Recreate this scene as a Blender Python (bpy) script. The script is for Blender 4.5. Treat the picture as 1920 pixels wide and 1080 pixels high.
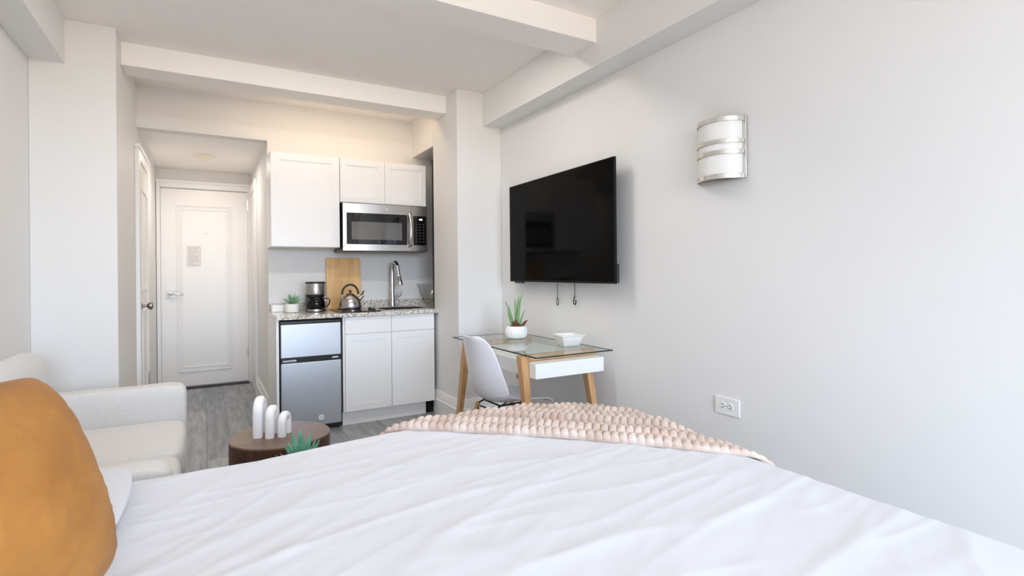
import bpy, bmesh, math, random
from math import sin, cos, pi, radians, sqrt, floor as ffloor
from mathutils import Vector, Matrix, noise

for o in list(bpy.data.objects):
    bpy.data.objects.remove(o, do_unlink=True)
SC = bpy.context.scene
COL = SC.collection

# ------------------------------------------------------------------ camera
F_PX, YAW, ROLL, SY = 996.4, 0.5238, -0.0094, -30.08
HC = 1.22
fw = Vector((sin(YAW), cos(YAW), 0)); r0 = Vector((cos(YAW), -sin(YAW), 0)); u0 = Vector((0, 0, 1))
rr = cos(ROLL)*r0 + sin(ROLL)*u0; uu = -sin(ROLL)*r0 + cos(ROLL)*u0
cam_d = bpy.data.cameras.new('camera')
cam = bpy.data.objects.new('camera', cam_d); COL.objects.link(cam)
M = Matrix((rr, uu, -fw)).transposed().to_4x4(); M.translation = Vector((0, 0, HC))
cam.matrix_world = M
cam_d.sensor_width = 36; cam_d.sensor_fit = 'HORIZONTAL'
cam_d.lens = F_PX/1920*36
cam_d.shift_x = 0; cam_d.shift_y = SY/1920
cam_d.clip_start = 0.02
SC.camera = cam

# ------------------------------------------------------------------ colour management, world, lights
vs = SC.view_settings
SC.display_settings.display_device = 'sRGB'
vs.view_transform = 'Standard'; vs.look = 'None'; vs.gamma = 1; vs.use_curve_mapping = False
vs.exposure = 0.0
SC.cycles.max_bounces = 10; SC.cycles.diffuse_bounces = 7; SC.cycles.glossy_bounces = 4
SC.cycles.transmission_bounces = 6; SC.cycles.transparent_max_bounces = 8
SC.cycles.caustics_reflective = False; SC.cycles.caustics_refractive = False
SC.cycles.sample_clamp_indirect = 6

w = bpy.data.worlds.new('world'); SC.world = w; w.use_nodes = True
wt = w.node_tree; wt.nodes.clear()
wo = wt.nodes.new('ShaderNodeOutputWorld'); wb = wt.nodes.new('ShaderNodeBackground')
tc = wt.nodes.new('ShaderNodeTexCoord'); sx = wt.nodes.new('ShaderNodeSeparateXYZ'); cr = wt.nodes.new('ShaderNodeValToRGB')
mp = wt.nodes.new('ShaderNodeMapRange'); mp.inputs[1].default_value = -1; mp.inputs[2].default_value = 1
wt.links.new(tc.outputs['Generated'], sx.inputs[0]); wt.links.new(sx.outputs[2], mp.inputs[0])
wt.links.new(mp.outputs[0], cr.inputs[0]); wt.links.new(cr.outputs[0], wb.inputs[0]); wt.links.new(wb.outputs[0], wo.inputs[0])
SKY = (1.43, 1.70, 2.08); GROUND = (.64, .50, .34)     # sky above the horizon, sunlit street and facades below
cr.color_ramp.elements[0].position = 0.49; cr.color_ramp.elements[0].color = (*[c/2.5 for c in GROUND], 1)
cr.color_ramp.elements[1].position = 0.51; cr.color_ramp.elements[1].color = (*[c/2.5 for c in SKY], 1)
wb.inputs[1].default_value = 2.5*12

def area(name, loc, direction, sx_, sy_, power, col, spread=180):
    L = bpy.data.lights.new(name, 'AREA'); L.shape = 'RECTANGLE'; L.size = sx_; L.size_y = sy_
    L.energy = power; L.color = col; L.spread = radians(spread)
    o = bpy.data.objects.new(name, L); COL.objects.link(o)
    o.location = loc; o.rotation_euler = Vector(direction).to_track_quat('-Z', 'Y').to_euler()
    return o
# daylight enters through the window behind the viewer; the portal only guides sampling of the sky
pt = area('window_portal', (0.425, -3.25, 1.475), (0, 1, 0), 2.05, 1.95, 1, (1, 1, 1)); pt.data.cycles.is_portal = True
# added fill lights: one hidden behind each ceiling beam, one in the entry
area('beam_fill_light', (0.75, 2.80, 2.66), (0, 0.12, -1), 1.2, 0.10, 17.5, (1.0, 0.95, 0.90))
area('kitchen_fill_light', (0.90, 4.42, 2.66), (0, 0.10, -1), 1.3, 0.10, 3.6, (1.0, 0.74, 0.50))
# added unseen fill behind the viewer, shining up at the ceiling
area('rear_fill_light', (0.45, -1.0, 1.80), (0.0, 1.0, 0.95), 0.35, 0.35, 3.5, (1.0, 0.84, 0.66), 110)
area('entry_fill_light', (0.003, 5.83, 2.305), (0, 0, -1), 0.13, 0.13, 6.5, (1.0, 0.90, 0.80))

# ------------------------------------------------------------------ materials
def mat(name, color=(.8, .8, .8), rough=.5, metal=0, spec=.5, bump=0, bscale=60, var=0, vscale=8, stretch=(1, 1, 1),
        color2=None, sheen=0, coat=0, emis=None, detail=4, obj=True, rvar=0):
    m = bpy.data.materials.new(name); m.use_nodes = True
    nt = m.node_tree; b = nt.nodes['Principled BSDF']
    b.inputs['Base Color'].default_value = (*color, 1); b.inputs['Roughness'].default_value = rough
    b.inputs['Metallic'].default_value = metal; b.inputs['Specular IOR Level'].default_value = spec
    b.inputs['Sheen Weight'].default_value = sheen; b.inputs['Coat Weight'].default_value = coat
    if emis:
        b.inputs['Emission Color'].default_value = (*emis[:3], 1); b.inputs['Emission Strength'].default_value = emis[3]
    if bump or color2 or rvar:
        t = nt.nodes.new('ShaderNodeTexCoord'); mpn = nt.nodes.new('ShaderNodeMapping'); mpn.inputs['Scale'].default_value = stretch
        nt.links.new(t.outputs['Object'], mpn.inputs[0])
    if bump:
        n = nt.nodes.new('ShaderNodeTexNoise'); n.inputs['Scale'].default_value = bscale; n.inputs['Detail'].default_value = detail
        bp = nt.nodes.new('ShaderNodeBump'); bp.inputs['Strength'].default_value = bump; bp.inputs['Distance'].default_value = .002
        nt.links.new(mpn.outputs[0], n.inputs[0]); nt.links.new(n.outputs[0], bp.inputs['Height']); nt.links.new(bp.outputs[0], b.inputs['Normal'])
    if color2:
        n = nt.nodes.new('ShaderNodeTexNoise'); n.inputs['Scale'].default_value = vscale; n.inputs['Detail'].default_value = 5
        r = nt.nodes.new('ShaderNodeValToRGB'); r.color_ramp.elements[0].position = .35; r.color_ramp.elements[1].position = .65
        r.color_ramp.elements[0].color = (*color2, 1); r.color_ramp.elements[1].color = (*color, 1)
        nt.links.new(mpn.outputs[0], n.inputs[0]); nt.links.new(n.outputs[0], r.inputs[0]); nt.links.new(r.outputs[0], b.inputs['Base Color'])
    return m

def glass_mat(name, tint, ior=1.45, rough=0.0, base=0.04):
    m = bpy.data.materials.new(name); m.use_nodes = True; nt = m.node_tree; nt.nodes.clear()
    o = nt.nodes.new('ShaderNodeOutputMaterial'); mx = nt.nodes.new('ShaderNodeMixShader')
    t = nt.nodes.new('ShaderNodeBsdfTransparent'); t.inputs[0].default_value = (*tint, 1)
    g = nt.nodes.new('ShaderNodeBsdfGlossy'); g.inputs['Roughness'].default_value = rough
    f = nt.nodes.new('ShaderNodeFresnel'); f.inputs[0].default_value = ior
    gm = nt.nodes.new('ShaderNodeNewGeometry'); iv = nt.nodes.new('ShaderNodeMath'); iv.operation = 'SUBTRACT'; iv.inputs[0].default_value = 1
    ml = nt.nodes.new('ShaderNodeMath'); ml.operation = 'MULTIPLY'
    nt.links.new(gm.outputs['Backfacing'], iv.inputs[1]); nt.links.new(iv.outputs[0], ml.inputs[0]); nt.links.new(f.outputs[0], ml.inputs[1])
    nt.links.new(ml.outputs[0], mx.inputs[0]); nt.links.new(t.outputs[0], mx.inputs[1]); nt.links.new(g.outputs[0], mx.inputs[2])
    nt.links.new(mx.outputs[0], o.inputs[0]); return m

def wood_mat(name, c1, c2, scale=3, stretch=(1, 1, 12), rough=.45):
    m = bpy.data.materials.new(name); m.use_nodes = True; nt = m.node_tree; b = nt.nodes['Principled BSDF']
    t = nt.nodes.new('ShaderNodeTexCoord'); mp_ = nt.nodes.new('ShaderNodeMapping'); mp_.inputs['Scale'].default_value = stretch
    n = nt.nodes.new('ShaderNodeTexNoise'); n.inputs['Scale'].default_value = scale; n.inputs['Detail'].default_value = 8; n.inputs['Distortion'].default_value = .6
    r = nt.nodes.new('ShaderNodeValToRGB'); r.color_ramp.elements[0].position = .3; r.color_ramp.elements[1].position = .7
    r.color_ramp.elements[0].color = (*c1, 1); r.color_ramp.elements[1].color = (*c2, 1)
    nt.links.new(t.outputs['Object'], mp_.inputs[0]); nt.links.new(mp_.outputs[0], n.inputs[0]); nt.links.new(n.outputs[0], r.inputs[0])
    nt.links.new(r.outputs[0], b.inputs['Base Color']); b.inputs['Roughness'].default_value = rough
    return m

def granite_mat():
    m = bpy.data.materials.new('granite'); m.use_nodes = True; nt = m.node_tree; b = nt.nodes['Principled BSDF']
    t = nt.nodes.new('ShaderNodeTexCoord')
    n1 = nt.nodes.new('ShaderNodeTexNoise'); n1.inputs['Scale'].default_value = 85; n1.inputs['Detail'].default_value = 6
    n2 = nt.nodes.new('ShaderNodeTexVoronoi'); n2.inputs['Scale'].default_value = 110
    r1 = nt.nodes.new('ShaderNodeValToRGB'); e = r1.color_ramp.elements
    e[0].position = .34; e[0].color = (.20, .18, .17, 1); e[1].position = .56; e[1].color = (.78, .755, .70, 1)
    k = e.new(.44); k.color = (.50, .455, .39, 1)
    r2 = nt.nodes.new('ShaderNodeValToRGB'); r2.color_ramp.elements[0].position = .05; r2.color_ramp.elements[0].color = (.25, .24, .25, 1)
    r2.color_ramp.elements[1].position = .22; r2.color_ramp.elements[1].color = (1, 1, 1, 1)
    mx = nt.nodes.new('ShaderNodeMix'); mx.data_type = 'RGBA'; mx.blend_type = 'MULTIPLY'; mx.inputs[0].default_value = .8
    nt.links.new(t.outputs['Object'], n1.inputs[0]); nt.links.new(t.outputs['Object'], n2.inputs[0])
    nt.links.new(n1.outputs[0], r1.inputs[0]); nt.links.new(n2.outputs['Distance'], r2.inputs[0])
    nt.links.new(r1.outputs[0], mx.inputs[6]); nt.links.new(r2.outputs[0], mx.inputs[7]); nt.links.new(mx.outputs[2], b.inputs['Base Color'])
    b.inputs['Roughness'].default_value = .12
    return m

def floor_mat():
    m = bpy.data.materials.new('grey_plank_floor'); m.use_nodes = True; nt = m.node_tree; b = nt.nodes['Principled BSDF']
    t = nt.nodes.new('ShaderNodeTexCoord'); mp_ = nt.nodes.new('ShaderNodeMapping'); mp_.inputs['Rotation'].default_value = (0, 0, radians(90))
    br = nt.nodes.new('ShaderNodeTexBrick'); br.offset = .4; br.inputs['Scale'].default_value = 1.0
    br.inputs['Brick Width'].default_value = .92; br.inputs['Row Height'].default_value = .152
    br.inputs['Mortar Size'].default_value = .0022; br.inputs['Mortar Smooth'].default_value = .2; br.inputs['Bias'].default_value = 0
    br.inputs['Color1'].default_value = (.225, .24, .255, 1); br.inputs['Color2'].default_value = (.375, .39, .40, 1); br.inputs['Mortar'].default_value = (.12, .12, .125, 1)
    n = nt.nodes.new('ShaderNodeTexNoise'); n.inputs['Scale'].default_value = 5; n.inputs['Detail'].default_value = 8
    mp2 = nt.nodes.new('ShaderNodeMapping'); mp2.inputs['Scale'].default_value = (5, .6, 1)
    r = nt.nodes.new('ShaderNodeValToRGB'); r.color_ramp.elements[0].position = .3; r.color_ramp.elements[0].color = (.62, .62, .62, 1)
    r.color_ramp.elements[1].position = .72; r.color_ramp.elements[1].color = (1.25, 1.25, 1.25, 1)
    mx = nt.nodes.new('ShaderNodeMix'); mx.data_type = 'RGBA'; mx.blend_type = 'MULTIPLY'; mx.inputs[0].default_value = 1
    nt.links.new(t.outputs['Object'], mp_.inputs[0]); nt.links.new(mp_.outputs[0], br.inputs[0])
    nt.links.new(t.outputs['Object'], mp2.inputs[0]); nt.links.new(mp2.outputs[0], n.inputs[0]); nt.links.new(n.outputs[0], r.inputs[0])
    nt.links.new(br.outputs[0], mx.inputs[6]); nt.links.new(r.outputs[0], mx.inputs[7]); nt.links.new(mx.outputs[2], b.inputs['Base Color'])
    b.inputs['Roughness'].default_value = .38
    return m

WALL = mat('wall_paint', (.80, .795, .785), .62, bump=.05, bscale=140)
CEIL = mat('ceiling_paint', (.95, .92, .885), .60, bump=.05, bscale=140)
TRIM = mat('trim_paint', (.88, .875, .865), .38)
DOORP = mat('door_paint', (.90, .885, .865), .33)
CAB = mat('cabinet_white', (.89, .89, .89), .32)
FLOOR = floor_mat()
GRAN = granite_mat()
STEEL = mat('brushed_steel', (.44, .425, .41), .27, metal=1, bump=.12, bscale=60, stretch=(1, 1, 40), detail=2)
FRIDGE = mat('fridge_steel', (.50, .515, .54), .42, metal=1, bump=.10, bscale=40, stretch=(1, 1, 40), detail=2)
CHROME = mat('chrome', (.80, .80, .80), .07, metal=1)
NICKEL = mat('satin_nickel', (.74, .72, .69), .22, metal=1)
BRONZE = mat('dark_nickel', (.32, .30, .28), .28, metal=1)
BLACK = mat('black_plastic', (.012, .013, .015), .28)
BLACKG = mat('black_glass', (.004, .004, .005), .05, spec=.45)
TVS = mat('tv_screen', (.002, .002, .002), .07, spec=.05)
TVCASE = mat('tv_case_black', (.006, .006, .006), .5, spec=.2)
MWIN = mat('microwave_window', (.13, .125, .12), .09)
DARKGAP = mat('dark_gap', (.03, .03, .03), .8)
WHITEP = mat('white_plastic', (.87, .87, .86), .30)
CREAMP = mat('cream_plastic', (.90, .85, .72), .35)
CERAM = mat('white_ceramic', (.88, .88, .87), .25)
MATTEW = mat('matte_white_plaster', (.88, .88, .88), .75, bump=.3, bscale=220)
CHAIRP = mat('chair_shell_white', (.82, .82, .86), .30)
OAK = wood_mat('oak_leg_wood', (.48, .25, .10), (.66, .39, .18), scale=6, stretch=(3, 3, .5))
BAMBOO = wood_mat('bamboo', (.66, .36, .12), (.84, .53, .22), scale=9, stretch=(2, 2, .25), rough=.4)
WALNUT_T = wood_mat('walnut_top', (.12, .062, .038), (.21, .118, .075), scale=5, stretch=(.7, 4, 1), rough=.28)
WALNUT = wood_mat('walnut_side', (.050, .022, .013), (.105, .048, .028), scale=5, stretch=(5, 5, .5), rough=.4)
SOFA = mat('sofa_linen', (.72, .71, .70), .9, bump=.5, bscale=420, color2=(.67, .66, .65), vscale=120, sheen=.2)
DUVET = mat('duvet_cotton', (.715, .735, .785), .85, bump=.10, bscale=500, sheen=.1)
SHEET = mat('pillow_cotton', (.725, .745, .795), .85, bump=.10, bscale=500)
VELVET = mat('ochre_velvet', (.43, .19, .034), .8, bump=.25, bscale=160, color2=(.33, .13, .020), vscale=6, sheen=.05)
THROW = mat('blush_fur', (.69, .575, .51), .95, bump=.8, bscale=300, color2=(.54, .40, .32), vscale=11, sheen=.4)
LEAF = mat('leaf_green', (.10, .25, .07), .45, color2=(.24, .42, .19), vscale=14, stretch=(1, 1, .5))
SUCC = mat('succulent_teal', (.10, .36, .24), .5, color2=(.20, .50, .36), vscale=20)
GRASSY = mat('faux_grass', (.13, .32, .15), .5, color2=(.30, .48, .30), vscale=30)
BROWN = mat('dried_bract', (.16, .06, .03), .7)
SOIL = mat('soil', (.07, .04, .025), .9)
SHADE = mat('opal_glass_shade', (.80, .80, .775), .3)
GLASS = glass_mat('table_glass', (.93, .965, .95), 1.5)
GEDGE = mat('glass_edge', (.015, .04, .035), .1)
CGLASS = glass_mat('clear_glass', (.95, .96, .965), 1.45)
CARAFE = glass_mat('carafe_glass', (.05, .05, .055), 1.5)
WINGLASS = glass_mat('window_glass', (.98, .99, 1), 1.2)
PAPER = mat('paper', (.80, .785, .775), .8)
INK = mat('ink_grey', (.62, .60, .59), .8)
LIGHTTXT = mat('light_print', (.85, .88, .9), .4)
BUTTON = mat('button_print', (.16, .16, .16), .5)
LED = mat('display_digits', (.8, .9, .9), .4, emis=(.8, .95, 1, 1.6))
WOODSTRIP = mat('threshold', (.05, .035, .03), .5)

# ------------------------------------------------------------------ mesh building
class MB:
    def __init__(s): s.v = []; s.f = []; s.mi = []; s.cur = 0
    def add(s, vs_, fs):
        b = len(s.v); s.v += [Vector(p) for p in vs_]; s.f += [tuple(i+b for i in f) for f in fs]; s.mi += [s.cur]*len(fs); return s
    def box(s, x0, x1, y0, y1, z0, z1, R=None):
        p = [(x, y, z) for z in (z0, z1) for y in (y0, y1) for x in (x0, x1)]
        if R is not None: p = [R @ Vector(q) for q in p]
        return s.add(p, [(0, 2, 3, 1), (4, 5, 7, 6), (0, 1, 5, 4), (2, 6, 7, 3), (0, 4, 6, 2), (1, 3, 7, 5)])
    def lathe(s, prof, c=(0, 0, 0), n=32, R=None, flute=0, nf=0):
        vs_ = []; k = len(prof)
        for i in range(n):
            a = 2*pi*i/n
            for r, z in prof:
                q = r*(1+(flute*abs(sin(a*nf/2)) if r > .001 else 0))
                p = Vector((q*cos(a), q*sin(a), z))
                if R is not None: p = R @ p
                vs_.append(p+Vector(c))
        fs = []
        for i in range(n):
            j = (i+1) % n
            for a in range(k-1): fs.append((i*k+a, j*k+a, j*k+a+1, i*k+a+1))
        if prof[0][0] > 1e-6: fs.append(tuple(i*k for i in reversed(range(n))))
        if prof[-1][0] > 1e-6: fs.append(tuple(i*k+k-1 for i in range(n)))
        return s.add(vs_, fs)
    def tube(s, pts, r, n=10, sq=1.0, closed=False):
        pts = [Vector(p) for p in pts]; m = len(pts)
        rs = r if isinstance(r, (list, tuple)) else [r]*m
        vs_ = []; prev = None
        for i, p in enumerate(pts):
            if closed: t = pts[(i+1) % m]-pts[i-1]
            else: t = pts[min(i+1, m-1)]-pts[max(i-1, 0)]
            t.normalize()
            if prev is None:
                a = Vector((0, 0, 1)) if abs(t.z) < .9 else Vector((1, 0, 0))
                nrm = (a-t*a.dot(t)).normalized()
            else: nrm = (prev-t*prev.dot(t)).normalized()
            prev = nrm; bn = t.cross(nrm)
            for k in range(n):
                a = 2*pi*k/n; vs_.append(p+(nrm*cos(a)+bn*sin(a)*sq)*rs[i])
        fs = []
        for i in range(m if closed else m-1):
            j = (i+1) % m
            for k in range(n):
                l = (k+1) % n; fs.append((i*n+k, i*n+l, j*n+l, j*n+k))
        if not closed: fs += [tuple(reversed(range(n))), tuple((m-1)*n+k for k in range(n))]
        return s.add(vs_, fs)
    def prism(s, poly, axis, a0, a1):
        """poly: list of 2D points in the two other axes (order xyz without axis), extruded along axis"""
        n = len(poly); vs_ = []
        for a in (a0, a1):
            for p in poly:
                q = list(p); q.insert('xyz'.index(axis), a); vs_.append(q)
        fs = [tuple(range(n)), tuple(reversed(range(n, 2*n)))] + [(i, i+n, (i+1) % n+n, (i+1) % n) for i in range(n)]
        return s.add(vs_, fs)
    def grid(s, nu, nv, fn, closed_u=False):
        vs_ = [fn(i/(nu if closed_u else nu-1), j/(nv-1)) for i in range(nu) for j in range(nv)]
        fs = []
        for i in range(nu if closed_u else nu-1):
            k = (i+1) % nu
            for j in range(nv-1): fs.append((i*nv+j, k*nv+j, k*nv+j+1, i*nv+j+1))
        return s.add(vs_, fs)
    def build(s, name, m, parent=None, origin=None, bevel=0, seg=2, angle=35, subsurf=0, solid=0, kind=None, flip=True):
        if parent is not None: org = ORG[parent.name]
        elif origin is not None: org = Vector(origin)
        else: org = Vector((0, 0, 0))
        me = bpy.data.meshes.new(name)
        me.from_pydata([v-org for v in s.v], [], s.f); me.validate()
        bm = bmesh.new(); bm.from_mesh(me)
        if flip: bmesh.ops.recalc_face_normals(bm, faces=bm.faces[:])
        bm.to_mesh(me); bm.free()
        for p in me.polygons: p.use_smooth = True
        me.set_sharp_from_angle(angle=radians(angle))
        o = bpy.data.objects.new(name, me); COL.objects.link(o)
        ms = m if isinstance(m, (list, tuple)) else [m]
        for k in ms: me.materials.append(k)
        if len(ms) > 1 and len(s.mi) == len(me.polygons):
            for p, i in zip(me.polygons, s.mi): p.material_index = i
        if parent is not None: o.parent = parent
        else: o.location = org
        ORG[o.name] = org
        if solid:
            md = o.modifiers.new('solid', 'SOLIDIFY'); md.thickness = solid; md.offset = 0
        if bevel:
            md = o.modifiers.new('bevel', 'BEVEL'); md.width = bevel; md.segments = seg; md.limit_method = 'ANGLE'; md.angle_limit = radians(40); md.harden_normals = True
        if subsurf:
            md = o.modifiers.new('sub', 'SUBSURF'); md.levels = subsurf; md.render_levels = subsurf
        if kind: o['kind'] = kind
        return o
ORG = {}
def B(*a, **k): return MB().box(*a, **k)
def thing(name, label, cat, loc, group=None):
    o = bpy.data.objects.new(name, None); COL.objects.link(o); o.location = loc; o.empty_display_size = .1
    ORG[o.name] = Vector(loc); return tag(o, label, cat, group)
def tag(o, label, cat, group=None):
    o['label'] = label; o['category'] = cat
    if group: o['group'] = group
    return o
def S(name, mb, m, **k): return mb.build(name, m, kind='structure', **k)
def Rz(a): return Matrix.Rotation(a, 3, 'Z')
def Rx(a): return Matrix.Rotation(a, 3, 'X')
def Ry(a): return Matrix.Rotation(a, 3, 'Y')

# ------------------------------------------------------------------ room shell
XL, XR, ZC = -0.839, 2.144, 2.683
YB = 4.94           # kitchen wall
S('floor', B(-1.0, 2.3, -3.35, 6.9, -.08, 0), FLOOR)
S('ceiling', B(-1.0, 2.3, -3.35, 5.06, ZC, ZC+.1), CEIL)
S('wall_left', B(-1.0, XL, -3.2, 5.06, 0, ZC), WALL)
S('wall_right', B(XR, 2.3, -3.2, 5.06, 0, ZC), WALL)
S('wall_left_pier', B(XL, -.445, 3.876, 6.9, 0, ZC), WALL, bevel=.004)
m = MB(); m.box(1.745, XR, 3.876, 4.39, 0, ZC)
S('wall_right_pier', m, WALL, bevel=.004)
S('wall_niche_beam', B(1.745, XR, 4.39, YB, 2.333, ZC), WALL)
S('wall_niche_side', B(1.95, XR, 4.39, YB, 0, 2.333), mat('niche_painted_shade', (.055, .058, .055), .45))  # near-black colour stands in for the shade inside the niche
m = MB(); m.box(.465, 2.144, YB, 5.06, 0, ZC); m.box(-.445, .465, YB, 5.06, 2.355, ZC)
S('wall_back', m, WALL)
S('wall_hall_right', B(.465, .60, 5.06, 6.9, 0, 2.355), WALL)
S('wall_hall_end', B(-.445, .465, 6.73, 6.9, 0, 2.355), WALL)
S('ceiling_hall', B(-.445, .60, 5.06, 6.9, 2.355, 2.44), CEIL)
m = MB(); wx0, wx1, wz0, wz1 = -.65, 1.50, .45, 2.50
m.box(-1.0, wx0, -3.35, -3.2, 0, ZC); m.box(wx1, 2.3, -3.35, -3.2, 0, ZC); m.box(wx0, wx1, -3.35, -3.2, 0, wz0); m.box(wx0, wx1, -3.35, -3.2, wz1, ZC)
S('wall_front', m, WALL)
m = MB()
for a, b in ((wx0, wx0+.05), (wx1-.05, wx1), ((wx0+wx1)/2-.025, (wx0+wx1)/2+.025)): m.box(a, b, -3.31, -3.26, wz0, wz1)
m.box(wx0, wx1, -3.31, -3.26, wz0, wz0+.05); m.box(wx0, wx1, -3.31, -3.26, wz1-.05, wz1); m.box(wx0, wx1, -3.31, -3.26, 1.45, 1.49)
wf = S('window_1', m, TRIM, bevel=.003)
B(wx0+.05, wx1-.05, -3.288, -3.284, wz0+.05, wz1-.05).build('window_pane', WINGLASS, wf)

S('trim_1', B(-.68, 1.975, 2.414, 2.64, 2.543, ZC), CEIL, bevel=.003)           # near ceiling beam
S('trim_2', B(-.445, 1.745, 4.086, 4.30, 2.538, ZC), CEIL, bevel=.003)          # far ceiling beam
S('trim_3', B(1.975, XR, -3.2, 3.876, 2.412, ZC), WALL, bevel=.003)             # right soffit
S('trim_4', B(XL, -.68, -3.2, 3.876, 2.427, ZC), WALL, bevel=.003)              # left soffit

def baseb(name, x0, x1, y0, y1, nx, ny, h=.205):
    """profiled skirting against a wall; (nx,ny) points into the room"""
    m = MB()
    prof = [(0, 0), (.022, 0), (.022, h*.62), (.016, h*.66), (.016, h*.80), (.011, h*.86), (.011, h*.93), (.005, h), (0, h)]
    if nx:
        xx = x0 if nx > 0 else x1
        m.prism([(xx+nx*t, z) for t, z in prof], 'y', y0, y1)
    else:
        yy = y0 if ny > 0 else y1
        m.prism([(yy+ny*t, z) for t, z in prof], 'x', x0, x1)
    return S(name, m, TRIM)
baseb('baseboard_right', XR, XR, -3.2, 3.854, -1, 0)
baseb('baseboard_right_pier_side', 1.745, 1.745, 3.854, 4.375, -1, 0)
baseb('baseboard_right_pier', 1.745, XR, 3.876, 3.876, 0, -1)
baseb('baseboard_left', XL, XL, -3.2, 3.854, 1, 0)
baseb('baseboard_left_pier', XL, -.445, 3.876, 3.876, 0, -1)
baseb('baseboard_left_pier_side', -.445, -.445, 3.854, 4.72, 1, 0)
baseb('baseboard_hall_right', .465, .465, 4.945, 6.0, -1, 0, .17)

# entry door
YD = 6.709
m = MB()
m.box(-.44, -.405, YD-.02, 6.73, 0, 2.225); m.box(.425, .462, YD-.02, 6.73, 0, 2.225); m.box(-.405, .425, YD-.02, 6.73, 2.152, 2.225)
m.box(-.444, .464, YD-.034, YD-.018, 2.205, 2.232); m.box(-.416, -.405, YD-.01, 6.73, 0, 2.152); m.box(.418, .425, YD-.01, 6.73, 0, 2.152)
S('trim_5', m, TRIM, bevel=.004)
d1 = S('door_1', B(-.405, .418, YD, 6.728, .022, 2.143), DOORP, bevel=.002)
m = MB()
for k, (o_, t_, w_) in enumerate(((0, .012, .014), (.022, .006, .010), (.044, .010, .012))):
    x0, x1, z0, z1 = -.262+o_, .262-o_, .175+o_, 1.975-o_
    m.box(x0, x0+w_, YD-t_, YD+.001, z0, z1); m.box(x1-w_, x1, YD-t_, YD+.001, z0, z1)
    m.box(x0+w_, x1-w_, YD-t_, YD+.001, z0, z0+w_); m.box(x0+w_, x1-w_, YD-t_, YD+.001, z1-w_, z1)
m.build('door_moulding', DOORP, d1, bevel=.003)
h = B(-.365, -.275, YD-.008, YD-.0005, .975, 1.07).build('lock_plate', WHITEP, d1, bevel=.003)
m = MB(); m.lathe([(.0, .035), (.017, .033), (.019, .0)], (-.325, YD-.008, 1.024), 20, R=Rx(radians(90)))
m.tube([(-.325, YD-.04, 1.024), (-.27, YD-.048, 1.022), (-.23, YD-.045, 1.016), (-.20, YD-.040, 1.011)], [.010, .009, .008, .007])
m.build('door_handle', NICKEL, d1)
MB().lathe([(0, .008), (.010, .008), (.012, 0)], (.012, YD-.0005, 1.678), 16, R=Rx(radians(90))).build('peephole', BRONZE, d1)
n = B(-.170, -.035, YD-.003, YD-.0005, 1.312, 1.535).build('paper_notice', PAPER, d1)
m = MB()
for i in range(9):
    z = 1.512-.023*i; m.box(-.155, -.155+[.10, .09, .10, .06, .10, .095, .10, .05, .09][i], YD-.0037, YD-.003, z-.004, z+.003)
m.build('notice_text', INK, n)
for z in (2.0, .34): B(.412, .428, YD-.012, YD-.0005, z-.055, z+.055).build('hinge', NICKEL, d1, bevel=.002)
S('trim_6', B(-.405, .425, 6.64, 6.728, 0, .010), WOODSTRIP)

# closet door in the left side of the entry
XH = -.445
m = MB(); m.box(XH, XH+.028, 4.80, 4.90, .0, 2.19); m.box(XH, XH+.028, 5.48, 5.58, 0, 2.19); m.box(XH, XH+.028, 4.90, 5.48, 2.09, 2.19)
m.box(XH, XH+.036, 4.79, 5.59, 2.17, 2.20)
S('trim_7', m, TRIM, bevel=.004)
d2 = S('door_2', B(XH+.002, XH+.020, 4.90, 5.48, .012, 2.085), DOORP, bevel=.002)
m = MB()
for z0, z1 in ((.25, .95), (1.10, 1.90)):
    for y0, y1 in ((5.0, 5.02), (5.36, 5.38)): m.box(XH+.020, XH+.028, y0, y1, z0, z1)
    m.box(XH+.020, XH+.028, 5.02, 5.36, z0, z0+.02); m.box(XH+.020, XH+.028, 5.02, 5.36, z1-.02, z1)
m.build('door_moulding', DOORP, d2, bevel=.002)
m = MB(); m.lathe([(.028, 0), (.028, .006), (.011, .010), (.010, .035), (.022, .042), (.030, .055), (.028, .068), (.015, .076), (0, .078)], (XH+.0205, 4.955, .985), 24, R=Ry(radians(90)))
m.build('door_knob', BRONZE, d2)
for z in (1.92, .35): B(XH+.0205, XH+.034, 5.462, 5.478, z-.05, z+.05).build('hinge', NICKEL, d2, bevel=.002)
# doorway casing on the right side of the entry
m = MB(); m.box(.440, .465, 5.98, 6.08, 0, 2.20); m.box(.440, .465, 6.08, 6.66, 2.10, 2.20)
S('trim_8', m, TRIM, bevel=.004)
S('door_3', B(.452, .465, 6.082, 6.66, .0, 2.098), DOORP)

# smoke detector on the entry ceiling
t = thing('ceiling_lamp', 'small cream round fixture on the ceiling of the entry passage', 'lamp', (.003, 5.83, 2.355))
MB().lathe([(.088, 0), (.088, -.012), (.084, -.016), (.0, -.016)], (.003, 5.83, 2.3545), 40).build('base', CREAMP, t)
MB().lathe([(.070, -.0165), (.068, -.038), (.060, -.045), (0, -.047)], (.003, 5.83, 2.3545), 40).build('cover', CREAMP, t)

# ------------------------------------------------------------------ kitchenette
# end panel
tag(B(.458, .476, 4.335, 4.938, 0, .874).build('end_panel', CAB, origin=(.467, 4.63, 0), bevel=.001), 'narrow white side panel standing left of the small refrigerator', 'panel')
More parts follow.
